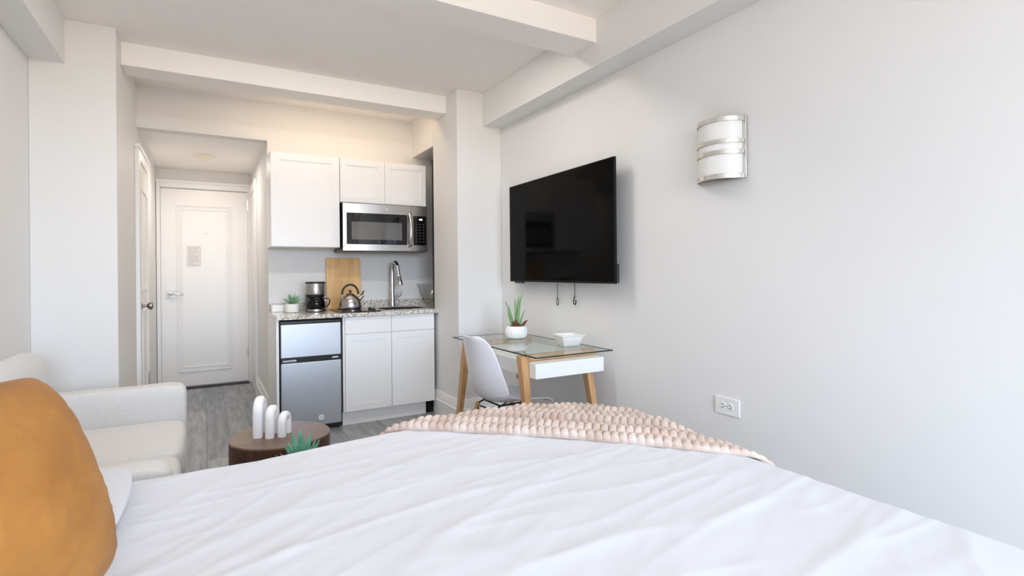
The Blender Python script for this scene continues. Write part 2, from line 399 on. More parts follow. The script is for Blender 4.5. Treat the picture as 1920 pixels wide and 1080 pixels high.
# refrigerator
t = thing('refrigerator', 'compact two-door stainless steel refrigerator under the granite counter', 'refrigerator', (.708, 4.6, 0))
B(.480, .938, 4.375, 4.90, .03, .862).build('body', BLACK, t, bevel=.004)
def fdoor(name, z0, z1):
    o = B(.487, .929, 4.325, 4.374, z0, z1).build(name, FRIDGE, t, bevel=.006, seg=3); return o
fz = fdoor('freezer_door', .582, .838); fd = fdoor('fridge_door', .045, .543)
B(.487, .929, 4.340, 4.374, .839, .858).build('top_strip', BLACK, t, bevel=.003)
ctl = B(.487, .929, 4.340, 4.374, .544, .581).build('handle_strip', BLACK, t, bevel=.003)
B(.500, .60, 4.334, 4.3395, .550, .566).build('handle_recess', STEEL, ctl, bevel=.002)
def text(s, name, size, loc, parent, m, rot=(pi/2, 0, 0), align='CENTER', ext=.0006, sx_=1):
    c = bpy.data.curves.new(name, 'FONT'); c.body = s; c.size = size; c.align_x = align; c.align_y = 'CENTER'; c.extrude = ext
    o0 = bpy.data.objects.new(name, c); COL.objects.link(o0)
    bpy.context.view_layer.update(); dg = bpy.context.evaluated_depsgraph_get()
    me = bpy.data.meshes.new_from_object(o0.evaluated_get(dg)); bpy.data.objects.remove(o0)
    R = (Matrix.Rotation(rot[2], 4, 'Z') @ Matrix.Rotation(rot[1], 4, 'Y') @ Matrix.Rotation(rot[0], 4, 'X'))
    me.transform(Matrix.Translation(Vector(loc)-ORG[parent.name]) @ R @ Matrix.Diagonal((sx_, 1, 1, 1)))
    o = bpy.data.objects.new(name, me); COL.objects.link(o); o.parent = parent; me.materials.clear(); me.materials.append(m); ORG[o.name] = ORG[parent.name]
    return o
B(.862, .908, 4.3388, 4.3399, .557, .567).build('name_plate', LIGHTTXT, ctl)
bd = MB().lathe([(.0, .003), (.0205, .003), (.022, 0)], (.775, 4.3247, .105), 28, R=Rx(radians(90))).build('round_badge', LIGHTTXT, fd)
text('GE', 'badge_letters', .020, (.775, 4.3212, .105), fd, FRIDGE, ext=.0004)
for x in (.50, .915): MB().lathe([(.014, 0), (.014, .03)], (x, 4.40, 0), 14).build('foot', BLACK, t)
B(.487, .929, 4.352, 4.374, .012, .044).build('kick_plate', BLACK, t)

# base cabinet
t = thing('base_cabinet', 'white two-door base cabinet under the sink, right of the small refrigerator', 'cabinet', (1.33, 4.6, 0))
m = MB(); m.box(.946, .962, 4.345, 4.90, .112, .874); m.box(1.704, 1.72, 4.345, 4.90, .112, .874); m.box(.962, 1.704, 4.345, 4.90, .112, .128); m.box(.962, 1.704, 4.885, 4.90, .128, .874); m.box(.962, 1.704, 4.345, 4.360, .128, .874)
m.build('cabinet_body', CAB, t, bevel=.001)
def shaker(name, x0, x1, z0, z1, y, parent, m=CAB, fr=.055, dep=.004, th=.018):
    mb = MB(); mb.box(x0, x1, y+dep, y+th, z0, z1)
    mb.box(x0, x0+fr, y, y+dep, z0, z1); mb.box(x1-fr, x1, y, y+dep, z0, z1)
    mb.box(x0+fr, x1-fr, y, y+dep, z0, z0+fr); mb.box(x0+fr, x1-fr, y, y+dep, z1-fr, z1)
    return mb.build(name, m, parent, bevel=.0012)
for x0, x1 in ((.962, 1.336), (1.340, 1.716)):
    B(x0, x1, 4.326, 4.344, .735, .870).build('drawer_front', CAB, t, bevel=.0012)
    shaker('door', x0, x1, .116, .7325, 4.326, t)
B(.946, 1.652, 4.378, 4.392, .0, .111).build('kick_board', CAB, t, bevel=.001)
for x in (1.69,):
    MB().lathe([(.022, 0), (.022, .010), (.012, .014), (.012, .085), (.02, .09), (.02, .111)], (x, 4.42, 0), 16).build('leg', BLACK, t)
B(1.655, 1.662, 4.395, 4.43, .03, .111).build('clip', BLACK, t)

# countertop with sink cut-out
m = MB(); SX0, SX1, SY0, SY1 = 1.30, 1.70, 4.40, 4.74
for a in ((.458, SX0, 4.30, 4.92), (SX1, 1.742, 4.30, 4.92), (SX0, SX1, 4.30, SY0), (SX0, SX1, SY1, 4.92), (1.742, 1.948, 4.395, 4.92)): m.box(*a, .875, .905)
bmx = m.build('countertop', GRAN, origin=(1.1, 4.6, .875)); tag(bmx, 'speckled grey granite countertop of the kitchenette', 'countertop')
B(.468, 1.948, 4.921, 4.939, .875, .972).build('backsplash', GRAN, bmx, bevel=.002)
t = thing('sink', 'small stainless steel sink set into the granite counter below the tap', 'sink', (1.5, 4.57, .905))
m = MB()
m.box(SX0-.012, SX1+.012, SY0-.012, SY0+.010, .9052, .911); m.box(SX0-.012, SX1+.012, SY1-.010, SY1+.012, .9052, .911)
m.box(SX0-.012, SX0+.010, SY0+.010, SY1-.010, .9052, .911); m.box(SX1-.010, SX1+.012, SY0+.010, SY1-.010, .9052, .911)
m.build('rim', CHROME, t, bevel=.002)
m = MB(); x0, x1, y0, y1 = SX0+.006, SX1-.006, SY0+.006, SY1-.006
m.add([(x0, y0, .905), (x1, y0, .905), (x1, y1, .905), (x0, y1, .905), (x0+.02, y0+.02, .76), (x1-.02, y0+.02, .76), (x1-.02, y1-.02, .76), (x0+.02, y1-.02, .76)],
      [(0, 4, 5, 1), (1, 5, 6, 2), (2, 6, 7, 3), (3, 7, 4, 0), (4, 7, 6, 5)])
m.build('basin', STEEL, t, solid=.002, flip=False)
# cooktop
t = thing('cooktop', 'flat black two-burner electric cooktop in the counter under the kettle', 'cooktop', (1.09, 4.59, .905))
B(.935, 1.255, 4.345, 4.83, .9055, .914).build('glass_plate', BLACKG, t, bevel=.002)
m = MB()
for y in (4.49, 4.70):
    for rr_ in (.035, .055, .075): m.tube([(1.055+rr_*cos(a*pi/12), y+rr_*sin(a*pi/12), .918) for a in range(24)], .0035, 6, closed=True)
m.build('burner_coil', BRONZE, t)
for y in (4.44, 4.56): MB().lathe([(.016, 0), (.015, .012), (.006, .014), (.005, .022), (0, .023)], (1.222, y, .914), 16).build('knob', BLACK, t)
# kettle
KX, KY = 1.042, 4.49
t = thing('kettle', 'stainless steel whistling kettle with black arched handle on the cooktop', 'kettle', (KX, KY, .922))
MB().lathe([(.060, .0), (.083, .003), (.088, .012), (.0885, .03), (.086, .055), (.078, .080), (.064, .100), (.046, .114), (.036, .119), (.034, .121), (0, .121)], (KX, KY, .9225), 40).build('body', STEEL, t)
MB().lathe([(.033, .1215), (.030, .128), (.010, .132), (.0055, .136), (.0055, .142), (.010, .145), (.0115, .152), (.009, .159), (0, .161)], (KX, KY, .9225), 24).build('lid', BLACK, t)
m = MB(); pts = []
for k in range(17):
    a = pi*k/16; pts.append((KX-.066*cos(a), KY, .9225+.125+.080*sin(a)))
m.tube(pts, .0085, 10, sq=1.4); hd = m.build('handle', BLACK, t)
for s_ in (-1, 1): MB().tube([(KX+s_*.066, KY, .9225+.130), (KX+s_*.064, KY, .9225+.095)], .006, 8).build('handle_bracket', CHROME, t)
m = MB(); m.tube([(KX+.068, KY, .9225+.075), (KX+.088, KY, .9225+.098), (KX+.108, KY, .9225+.112)], [.020, .015, .011], 14); m.build('spout', STEEL, t)
m = MB(); m.tube([(KX+.088, KY, .9225+.112), (KX+.103, KY, .9225+.128), (KX+.104, KY, .9225+.145), (KX+.118, KY, .9225+.150)], [.006, .007, .006, .004], 8); m.build('spout_lever', BLACK, t)
# cutting board
R = Matrix.Translation((1.08, 4.876, .9055)).to_3x3()
m = MB()
def lean(x, y, z): return Vector((x, 4.868+y+(z)*.085, .9060+z))
rc = .018; pts = []
for cx_, cz_, a0 in ((.300-rc, rc, -90), (.300-rc, .455-rc, 0), (rc, .455-rc, 90), (rc, rc, 180)):
    for k in range(5):
        a = radians(a0+k*22.5); pts.append((.930+cx_+rc*cos(a), cz_+rc*sin(a)))
n_ = len(pts); m.add([lean(x, y, z) for y in (0, .016) for x, z in pts], [tuple(range(n_)), tuple(reversed(range(n_, 2*n_)))]+[(i, i+n_, (i+1) % n_+n_, (i+1) % n_) for i in range(n_)])
tag(m.build('cutting_board', BAMBOO, origin=(1.08, 4.876, .906), bevel=.002), 'light bamboo cutting board leaning upright against the wall behind the kettle', 'cutting board')
# coffee maker
CX, CY = .797, 4.66
t = thing('coffee_maker', 'black and steel drip coffee maker with glass carafe on the counter', 'coffee maker', (CX, CY, .905))
m = MB(); m.lathe([(.076, 0), (.078, .004), (.078, .020), (.074, .026), (0, .026)], (CX, CY-.005, .9055), 32)
m.box(CX-.072, CX+.072, CY+.010, CY+.085, .9055, 1.068); bdy = m.build('body', BLACK, t, bevel=.003)
MB().lathe([(.0785, .006), (.0795, .006), (.0795, .022), (.0785, .022)], (CX, CY-.005, .9055), 32).build('base_band', STEEL, t)
MB().lathe([(.070, .138), (.0785, .142), (.080, .150), (.080, .235), (.078, .240), (0, .240)], (CX, CY+.008, .9055), 40).build('water_tank', STEEL, t)
MB().lathe([(.0805, .234), (.0815, .244), (.076, .248), (0, .248)], (CX, CY+.008, .9055), 40).build('lid', BLACK, t)
MB().lathe([(.062, .119), (.074, .126), (.0775, .1375), (0, .1375)], (CX, CY+.006, .9055), 32).build('filter_basket', BLACK, t)
cf = MB().lathe([(.045, .028), (.066, .032), (.072, .045), (.072, .078), (.064, .100), (.055, .110), (.055, .116)], (CX, CY-.022, .9055), 32).build('carafe', CARAFE, t)
m = MB(); m.tube([(CX+.050, CY-.035, 1.014), (CX+.085, CY-.045, 1.016), (CX+.105, CY-.05, 1.003), (CX+.100, CY-.05, .970), (CX+.080, CY-.045, .945), (CX+.062, CY-.040, .940)], .0055, 8); m.build('handle', BLACK, cf)
MB().lathe([(.051, .112), (.052, .119), (.030, .1205), (0, .1205)], (CX, CY-.022, .9055), 32).build('carafe_lid', BLACK, cf)
MB().lathe([(.0, .030), (.062, .034), (.069, .045), (.069, .072), (0, .072)], (CX, CY-.022, .9055), 32).build('coffee', BLACKG, cf)

# leaves
def blade(m, base, tip, w_, bow=(0, 0, 0), n=8, th=.25, taper=.7, side=None):
    base = Vector(base); tip = Vector(tip); bow = Vector(bow); vs_ = []
    d = (tip-base).normalized(); sd = d.cross(Vector((0.3, .9, .1)) if side is None else Vector(side)).normalized(); nn = d.cross(sd)
    for i in range(n+1):
        f = i/n; p = base.lerp(tip, f)+bow*(4*f*(1-f))
        ww = w_*(1-f**1.6)**taper*(.75+.5*min(1, f*2.5)-.0)+.0004
        vs_ += [p-sd*ww, p+nn*ww*th, p+sd*ww, p-nn*ww*th*.6]
    fs = []
    for i in range(n):
        for k in range(4): fs.append((i*4+k, i*4+(k+1) % 4, i*4+4+(k+1) % 4, i*4+4+k))
    fs += [(3, 2, 1, 0), (n*4, n*4+1, n*4+2, n*4+3)]
    m.add(vs_, fs)
# small grassy plant on the counter
PX, PY = .618, 4.68
t = thing('potted_plant', 'small spiky green plant in a plain white pot left of the coffee maker', 'plant', (PX, PY, .905))
MB().lathe([(.046, 0), (.052, .004), (.054, .012), (.0555, .068), (.0525, .0705), (.051, .064), (0, .064)], (PX, PY, .9055), 36).build('pot', CERAM, t)
MB().lathe([(0, .0655), (.0500, .0655)], (PX, PY, .9055), 24).build('soil', SOIL, t)
random.seed(4); m = MB()
for i in range(46):
    a = random.uniform(0, 2*pi); el = random.uniform(.15, 1.0); rr_ = random.uniform(0, .022); L_ = random.uniform(.055, .098)
    b_ = (PX+rr_*cos(a), PY+rr_*sin(a), .9725); tp = (b_[0]+L_*cos(a)*max(0, cos(el*1.5))*.85, b_[1]+L_*sin(a)*max(0, cos(el*1.5))*.85, .9725+L_*max(.5, sin(el*1.5)))
    blade(m, b_, tp, .0042, (0, 0, .006))
m.build('leaves', GRASSY, t)
# white low box behind plant
tag(B(.476, .60, 4.80, 4.905, .9055, .962).build('storage_box', WHITEP, origin=(.53, 4.85, .9055), bevel=.003), 'low white box at the left end of the counter behind the small plant', 'box')
# faucet
FX, FY = 1.505, 4.83
t = thing('faucet', 'tall chrome pull-down gooseneck faucet behind the sink', 'faucet', (FX, FY, .905))
m = MB(); m.lathe([(.030, 0), (.030, .006), (.024, .010), (.022, .05), (.0200, .09), (.0175, .22), (.0160, .28)], (FX, FY, .9055), 24)
m.build('column', CHROME, t)
pts = [(FX, FY, 1.18)]
DX, DY = .040, -.118
for k in range(1, 13):
    a = pi*k/13; f = (1-cos(a))/2; pts.append((FX+DX*f*.72, FY+DY*f*.72, 1.235+.085*sin(a)))
pts.insert(1, (FX, FY, 1.21))
pts += [(FX+DX*.76, FY+DY*.76, 1.215)]
m = MB(); m.tube(pts, .0145, 14); m.build('neck', CHROME, t)
m = MB(); a_ = Vector((FX+DX*.76, FY+DY*.76, 1.214)); b2 = Vector((FX+DX, FY+DY, 1.105)); m.tube([a_, a_.lerp(b2, .4), a_.lerp(b2, .45), b2], [.0160, .0170, .0195, .0230], 18); m.build('spray_head', CHROME, t)
m = MB(); m.tube([(FX+.018, FY-.012, .985), (FX+.045, FY-.030, 1.005)], .014, 14); m.tube([(FX+.045, FY-.030, 1.003), (FX+.066, FY-.045, 1.022), (FX+.068, FY-.048, 1.065)], [.013, .009, .006], 10)
m.build('lever', CHROME, t)
# clear glass bowl
GX, GY = 1.800, 4.60
prof = [(.0, .006), (.045, .006), (.052, 0), (.056, .004), (.052, .012), (.060, .030), (.078, .060), (.098, .100), (.112, .140), (.126, .185), (.143, .212), (.1425, .215), (.123, .188), (.109, .142), (.095, .102), (.075, .063), (.055, .033), (.02, .018), (0, .017)]
tag(MB().lathe(prof, (GX, GY, .9055), 48).build('glass_bowl', CGLASS, origin=(GX, GY, .9055)), 'tall clear flared glass bowl on the counter right of the sink, half behind the pier', 'bowl')

# upper cabinets
t = thing('wall_cabinet', 'tall single-door white wall cabinet left of the microwave', 'cabinet', (.724, 4.78, 1.44), 'white wall cabinets')
B(.456, .993, 4.640, 4.938, 1.44, 2.204).build('cabinet_body', CAB, t, bevel=.001)
shaker('door', .459, .990, 1.443, 2.201, 4.620, t, fr=.060, th=.0195)
t = thing('wall_cabinet', 'wide short white wall cabinet with two doors above the microwave', 'cabinet', (1.38, 4.78, 1.825), 'white wall cabinets')
B(.995, 1.764, 4.640, 4.938, 1.825, 2.204).build('cabinet_body', CAB, t, bevel=.001)
shaker('door', .997, 1.378, 1.828, 2.201, 4.620, t, fr=.055, th=.0195); shaker('door', 1.381, 1.762, 1.828, 2.201, 4.620, t, fr=.055, th=.0195)
# microwave
t = thing('microwave', 'stainless steel over-the-range microwave under the short wall cabinet', 'microwave', (1.38, 4.75, 1.41))
B(1.006, 1.758, 4.601, 4.938, 1.408, 1.822).build('body', BLACK, t, bevel=.003)
ZB, ZT = 1.413, 1.816
m = MB()
def curvy(x): return 4.560+.016*((x-1.38)/.376)**2
def front(name, x0, x1, z0, z1, y_off, th, mm, par, bevel=.002, n=10):
    mb = MB(); xs = [x0+(x1-x0)*i/n for i in range(n+1)]
    poly = [(x, curvy(x)+y_off) for x in xs]+[(x, curvy(x)+y_off+th) for x in reversed(xs)]
    mb.prism(poly, 'z', z0, z1); return mb.build(name, mm, par, bevel=bevel)
ds = front('door', 1.006, 1.604, ZB, ZT, 0, .022, STEEL, t)
cp = front('control_panel', 1.6065, 1.758, ZB, ZT, 0, .022, STEEL, t)
fr_ = front('window_frame', 1.036, 1.560, 1.468, 1.735, -.003, .003, BLACKG, ds, .001)
front('window_glass', 1.076, 1.512, 1.508, 1.660, -.0045, .0015, MWIN, fr_, .0005)
kp = front('keypad', 1.620, 1.745, 1.468, 1.730, -.003, .003, BLACKG, cp, .001)
B(1.676, 1.706, curvy(1.69)-.0045, curvy(1.69)-.002, 1.693, 1.706).build('clock_display', LED, kp)
for i in range(7):
    for j in range(3): B(1.640+j*.034, 1.655+j*.034, curvy(1.68)-.0052, curvy(1.68)-.002, 1.655-.026*i, 1.659-.026*i).build('keypad_button', BUTTON, kp)
m = MB(); m.tube([(1.583, 4.560, 1.745), (1.583, 4.535, 1.725), (1.583, 4.522, 1.66), (1.583, 4.517, 1.60), (1.583, 4.522, 1.54), (1.583, 4.535, 1.475), (1.583, 4.560, 1.455)], .0105, 12, sq=1.2)
m.build('handle', CHROME, ds)
MB().lathe([(0, .001), (.012, .001), (.012, 0)], (1.38, curvy(1.38)-.0005, 1.775), 20, R=Rx(radians(90))).build('round_badge', NICKEL, ds)

# ------------------------------------------------------------------ television and cords
TVX = 2.045
t = thing('television', 'large flat black television mounted on the right wall above the desk', 'television', (TVX, 2.966, 1.15))
RT = Matrix.Rotation(radians(-1.0), 3, 'Z')
def tvp(x, y, z):
    v = RT @ Vector((x-TVX, y-2.966, 0)); return Vector((TVX+v.x, 2.966+v.y, z))
def tvbox(x0, x1, y0, y1, z0, z1): 
    m = MB(); m.add([tvp(x, y, z) for z in (z0, z1) for y in (y0, y1) for x in (x0, x1)], [(0, 2, 3, 1), (4, 5, 7, 6), (0, 1, 5, 4), (2, 6, 7, 3), (0, 4, 6, 2), (1, 3, 7, 5)]); return m
tvbox(TVX, TVX+.018, 2.342, 3.590, 1.146, 1.880).build('cabinet', TVCASE, t, bevel=.004)
tvbox(TVX-.0025, TVX, 2.350, 3.582, 1.160, 1.873).build('screen', TVS, t, bevel=.001)
tvbox(TVX+.018, TVX+.062, 2.55, 3.38, 1.16, 1.60).build('rear_housing', BLACK, t, bevel=.008)
tvbox(TVX+.008, TVX+.026, 2.333, 2.3415, 1.150, 1.26).build('side_remote_sensor', BLACK, t, bevel=.003)
tvbox(TVX+.002, TVX+.02, 3.40, 3.52, 1.134, 1.1455).build('bottom_sensor', BLACK, t, bevel=.002)
B(2.100, 2.1438, 2.78, 3.15, 1.36, 1.72).build('wall_bracket', BLACK, t, bevel=.003)
def cord(y, z0, z1, lab, hook):
    x = 2.123; m = MB()
    m.tube([(x, y, z0), (x, y, z1+.055)], .0028, 8)
    if hook: pts = [(x, y, z1+.06), (x, y+.004, z1+.045), (x, y+.016, z1+.022), (x, y+.012, z1+.003), (x, y-.004, z1), (x, y-.012, z1+.014), (x, y-.008, z1+.03)]; m.tube(pts, .0042, 8)
    else:
        pts = [(x, y+.011*sin(2*pi*k/16)*(1 if True else 0), z1+.028-.027*cos(2*pi*k/16)) for k in range(16)]; m.tube(pts, .0028, 8, closed=True)
    tag(m.build('bracket_cord', BLACK, origin=(x, y, z1)), lab, 'cord', 'pull cords under the television')
cord(3.045, 1.19, .985, 'thin black cord ending in a closed loop, left of two under the television', False)
cord(2.845, 1.19, 1.000, 'black cord ending in a thicker open hook, right of two under the television', True)

# ------------------------------------------------------------------ wall sconce
SYc, SZ0, SZ1 = 1.690, 1.640, 1.925
t = thing('wall_sconce', 'curved white glass wall lamp with four satin nickel bands on the right wall', 'lamp', (XR, SYc, SZ0))
B(XR-.012, XR-.0005, 1.556, 1.824, SZ0, SZ1).build('back_plate', NICKEL, t, bevel=.003)
def arc_pts(hw, dep, n=24, s0=-1, s1=1):
    R_ = (hw*hw+dep*dep)/(2*dep); a = math.asin(min(1, hw/R_)); out = []
    for i in range(n+1):
        q = a*(s0+(s1-s0)*i/n); out.append((XR-.0125-(R_*cos(q)-(R_-dep)), SYc+R_*sin(q)))
    return out
def arc_band(name, hw, dep, z0, z1, th, mm, par, bevel=.001):
    o_ = arc_pts(hw, dep); i_ = arc_pts(hw-th, dep-th); mb = MB(); mb.prism(o_+list(reversed(i_)), 'z', z0, z1); return mb.build(name, mm, par, bevel=bevel)
arc_band('glass_shade', .118, .094, SZ0+.008, SZ1-.006, .004, SHADE, t)
for z0, z1 in ((SZ1-.022, SZ1-.002), (SZ0+.162, SZ0+.180), (SZ0+.112, SZ0+.130), (SZ0+.0, SZ0+.022)):
    arc_band('metal_band', .124, .100, z0, z1, .004, NICKEL, t)

# outlet
t = thing('wall_outlet', 'white double electrical outlet mounted sideways low on the right wall', 'outlet', (XR, 1.675, .515))
B(XR-.007, XR-.0005, 1.607, 1.743, .532, .614).build('cover_plate', WHITEP, t, bevel=.003, seg=3)
for y in (1.695, 1.655):
    s_ = MB().lathe([(.0, .002), (.0155, .002), (.0165, 0)], (XR-.007, y, .573), 24, R=Ry(radians(-90))).build('socket', WHITEP, t)
    m = MB(); m.box(XR-.0096, XR-.0089, y-.003, y+.007, .579, .582); m.box(XR-.0096, XR-.0089, y-.003, y+.007, .564, .567); m.box(XR-.0096, XR-.0089, y-.012, y-.008, .571, .575)
    m.build('slots', BLACK, s_)
MB().lathe([(0, .001), (.003, .001), (.003, 0)], (XR-.007, 1.675, .573), 10, R=Ry(radians(-90))).build('screw', NICKEL, t)

# ------------------------------------------------------------------ desk
t = thing('desk', 'glass-topped desk with splayed oak legs and a white drawer box, against the right wall', 'desk', (1.82, 3.0, 0))
m = MB(); m.box(1.556, 2.095, 2.440, 3.560, .745, .753); gt = m.build('glass_top', GLASS, t)
m = MB(); z0, z1 = .7452, .7528
m.box(1.5545, 1.5575, 2.4385, 3.5615, z0, z1); m.box(2.0935, 2.0965, 2.4385, 3.5615, z0, z1); m.box(1.5575, 2.0935, 2.4385, 2.4415, z0, z1); m.box(1.5575, 2.0935, 3.5585, 3.5615, z0, z1)
m.build('glass_edge', GEDGE, gt)
B(1.590, 2.078, 2.500, 3.500, .618, .704).build('drawer_box', CAB, t, bevel=.003)
def leg(top, bot, w0=.056, w1=.036):
    m = MB(); top = Vector(top); bot = Vector(bot); vs_ = []
    for p, w_ in ((bot, w1), (top, w0)):
        for sx_, sy_ in ((-1, -1), (1, -1), (1, 1), (-1, 1)): vs_.append(p+Vector((sx_*w_*.42, sy_*w_*.5, 0)))
    m.add(vs_, [(3, 2, 1, 0), (4, 5, 6, 7), (0, 1, 5, 4), (1, 2, 6, 5), (2, 3, 7, 6), (3, 0, 4, 7)]); return m
leg((1.562, 2.600, .742), (1.600, 2.540, 0)).build('leg', OAK, t, bevel=.004)
leg((1.562, 3.330, .742), (1.548, 3.500, 0)).build('leg', OAK, t, bevel=.004)
leg((2.045, 2.620, .616), (2.085, 2.530, 0)).build('leg', OAK, t, bevel=.004)
leg((2.060, 3.380, .616), (2.085, 3.480, 0)).build('leg', OAK, t, bevel=.004)
for y in (2.61, 3.34):
    B(1.585, 2.085, y-.018, y+.018, .706, .7435).build('crossbar', OAK, t, bevel=.003)
B(1.60, 2.04, 2.70, 2.735, .585, .6165).build('rail', OAK, t, bevel=.003)

# potted aloe on desk
AX, AY = 1.905, 3.245
t = thing('potted_aloe', 'tall upright green aloe in a ribbed white pot on the glass desk', 'plant', (AX, AY, .754))
MB().lathe([(.050, 0), (.064, .004), (.074, .020), (.077, .042), (.073, .066), (.064, .082), (.058, .085), (.056, .078), (0, .078)], (AX, AY, .754), 96, flute=.045, nf=24).build('pot', CERAM, t)
MB().lathe([(0, .081), (.055, .081)], (AX, AY, .754), 24).build('soil', SOIL, t)
m = MB(); bz = .832
rv = Vector((cos(YAW), -sin(YAW), 0))
for dx, dy, h_, w_, b_ in ((-.080, 0, .190, .010, -.010), (-.040, .02, .150, .010, 0), (-.018, -.02, .205, .012, 0), (.008, .02, .185, .013, .002), (.022, 0, .235, .014, .004), (.052, .01, .245, .013, .012), (.004, -.03, .150, .012, 0), (-.055, .02, .120, .009, 0), (.036, .03, .140, .010, .004), (.066, -.01, .13, .008, .01)):
    bs = Vector((AX, AY, bz))+rv*dx*.38+Vector((0, dy*.5, 0)); tp = Vector((AX, AY, bz+h_))+rv*dx+Vector((0, dy, 0))
    blade(m, bs, tp, w_*.62, rv*(-b_), n=10, th=.45, side=(sin(YAW), cos(YAW), 0))
m.build('leaves', LEAF, t)
m = MB()
for dx, h_, w_ in ((-.035, .040, .014), (-.02, .055, .014), (.0, .03, .016), (.065, .050, .010), (.05, .02, .010), (-.05, .01, .01)):
    blade(m, Vector((AX, AY-.02, bz))+rv*dx*.4, Vector((AX, AY-.03, bz+h_))+rv*dx, w_, (0, 0, .004), n=6, th=.5, side=(sin(YAW), cos(YAW), 0))
m.build('dried_bracts', BROWN, t)
# square bowl on desk
BX, BY = 1.985, 2.735
t = MB(); RB = Rz(radians(-8))
def sq(hw, z, c=.012):
    out = []
    for sx_, sy_, a0 in ((1, -1, -90), (1, 1, 0), (-1, 1, 90), (-1, -1, 180)):
        for k in range(4):
            a = radians(a0+k*30); out.append(RB @ Vector((sx_*(hw-c)+c*cos(a), sy_*(hw-c)+c*sin(a), z))+Vector((BX, BY, .7545)))
    return out
rings = [sq(.052, 0), sq(.056, .004), sq(.070, .045), sq(.074, .060), sq(.083, .064), sq(.083, .068), sq(.070, .068), sq(.066, .062), sq(.050, .008)]
n_ = 16; vs_ = [p for r_ in rings for p in r_]; fs = [tuple(reversed(range(n_))), tuple((len(rings)-1)*n_+k for k in range(n_))]
for i in range(len(rings)-1):
    for k in range(n_): fs.append((i*n_+k, i*n_+(k+1) % n_, (i+1)*n_+(k+1) % n_, (i+1)*n_+k))
t.add(vs_, fs); tag(t.build('square_bowl', CERAM, origin=(BX, BY, .7545), bevel=.001), 'small empty white square bowl with flared rim on the glass desk', 'bowl')

# ------------------------------------------------------------------ chair
CHX, CHY, CHA = 1.640, 2.935, radians(2)
t = thing('desk_chair', 'white moulded plastic shell chair with wooden legs tucked under the glass desk', 'chair', (CHX, CHY, 0))
RC = Rz(CHA)
def ch(x, y, z): return RC @ Vector((x, y, 0))+Vector((CHX, CHY, z))
cprof = [(.225, .405), (.215, .422), (.185, .430), (.12, .430), (.05, .425), (-.02, .422), (-.09, .423), (-.145, .435), (-.180, .465), (-.200, .510), (-.214, .57), (-.226, .64), (-.238, .71), (-.252, .775), (-.262, .812), (-.270, .835)]
cwid = [.195, .205, .214, .222, .226, .228, .230, .230, .229, .226, .218, .206, .192, .172, .140, .085]
ccurl = [.0, .004, .010, .022, .034, .044, .056, .068, .080, .086, .082, .074, .064, .052, .040, .025]
cp_n = len(cprof)
def shell(u, v):
    a = v*(cp_n-1); i = min(int(a), cp_n-2); f = a-i
    def L(arr): return arr[i]*(1-f)+arr[i+1]*f
    x = cprof[i][0]*(1-f)+cprof[i+1][0]*f; z = cprof[i][1]*(1-f)+cprof[i+1][1]*f
    j0 = max(0, i-1); j1 = min(cp_n-1, i+2)
    tx = cprof[j1][0]-cprof[j0][0]; tz = cprof[j1][1]-cprof[j0][1]; l_ = sqrt(tx*tx+tz*tz); nx_, nz_ = tz/l_, -tx/l_
    q = u*2-1; c = L(ccurl)*abs(q)**2.4
    return ch(x+nx_*c, q*L(cwid), z+nz_*c)
m = MB(); m.grid(25, 46, shell); m.build('seat_shell', CHAIRP, t, solid=.007, subsurf=1, flip=False, angle=180)
for sx_, sy_ in ((1, 1), (1, -1), (-1, 1), (-1, -1)):
    MB().tube([ch(sx_*.125-.01, sy_*.115, .392), ch(sx_*.21-.01, sy_*.215, 0)], [.015, .010], 12).build('leg', OAK, t)
m = MB()
for sx_ in (1, -1):
    m.tube([ch(sx_*.13-.01, -.12, .385), ch(sx_*.10, -.10, .408), ch(sx_*.10, .10, .408), ch(sx_*.13-.01, .12, .385)], .006, 8)
for sy_ in (1, -1):
    m.tube([ch(.10, sy_*.10, .408), ch(-.10, sy_*.10, .408)], .006, 8)
    m.tube([ch(.145-.01, sy_*.138, .31), ch(-.145-.01, sy_*.138, .31)], .0045, 8)
    m.tube([ch(.13-.01, sy_*.12, .375), ch(-.158-.01, sy_*.152, .25)], .0045, 8)
    m.tube([ch(-.13-.01, sy_*.12, .375), ch(.158-.01, sy_*.152, .25)], .0045, 8)
m.tube([ch(-.13-.01, -.12, .37), ch(-.155-.01, .15, .26)], .0045, 8); m.tube([ch(-.13-.01, .12, .37), ch(-.155-.01, -.15, .26)], .0045, 8)
m.build('wire_brace', BLACK, t)

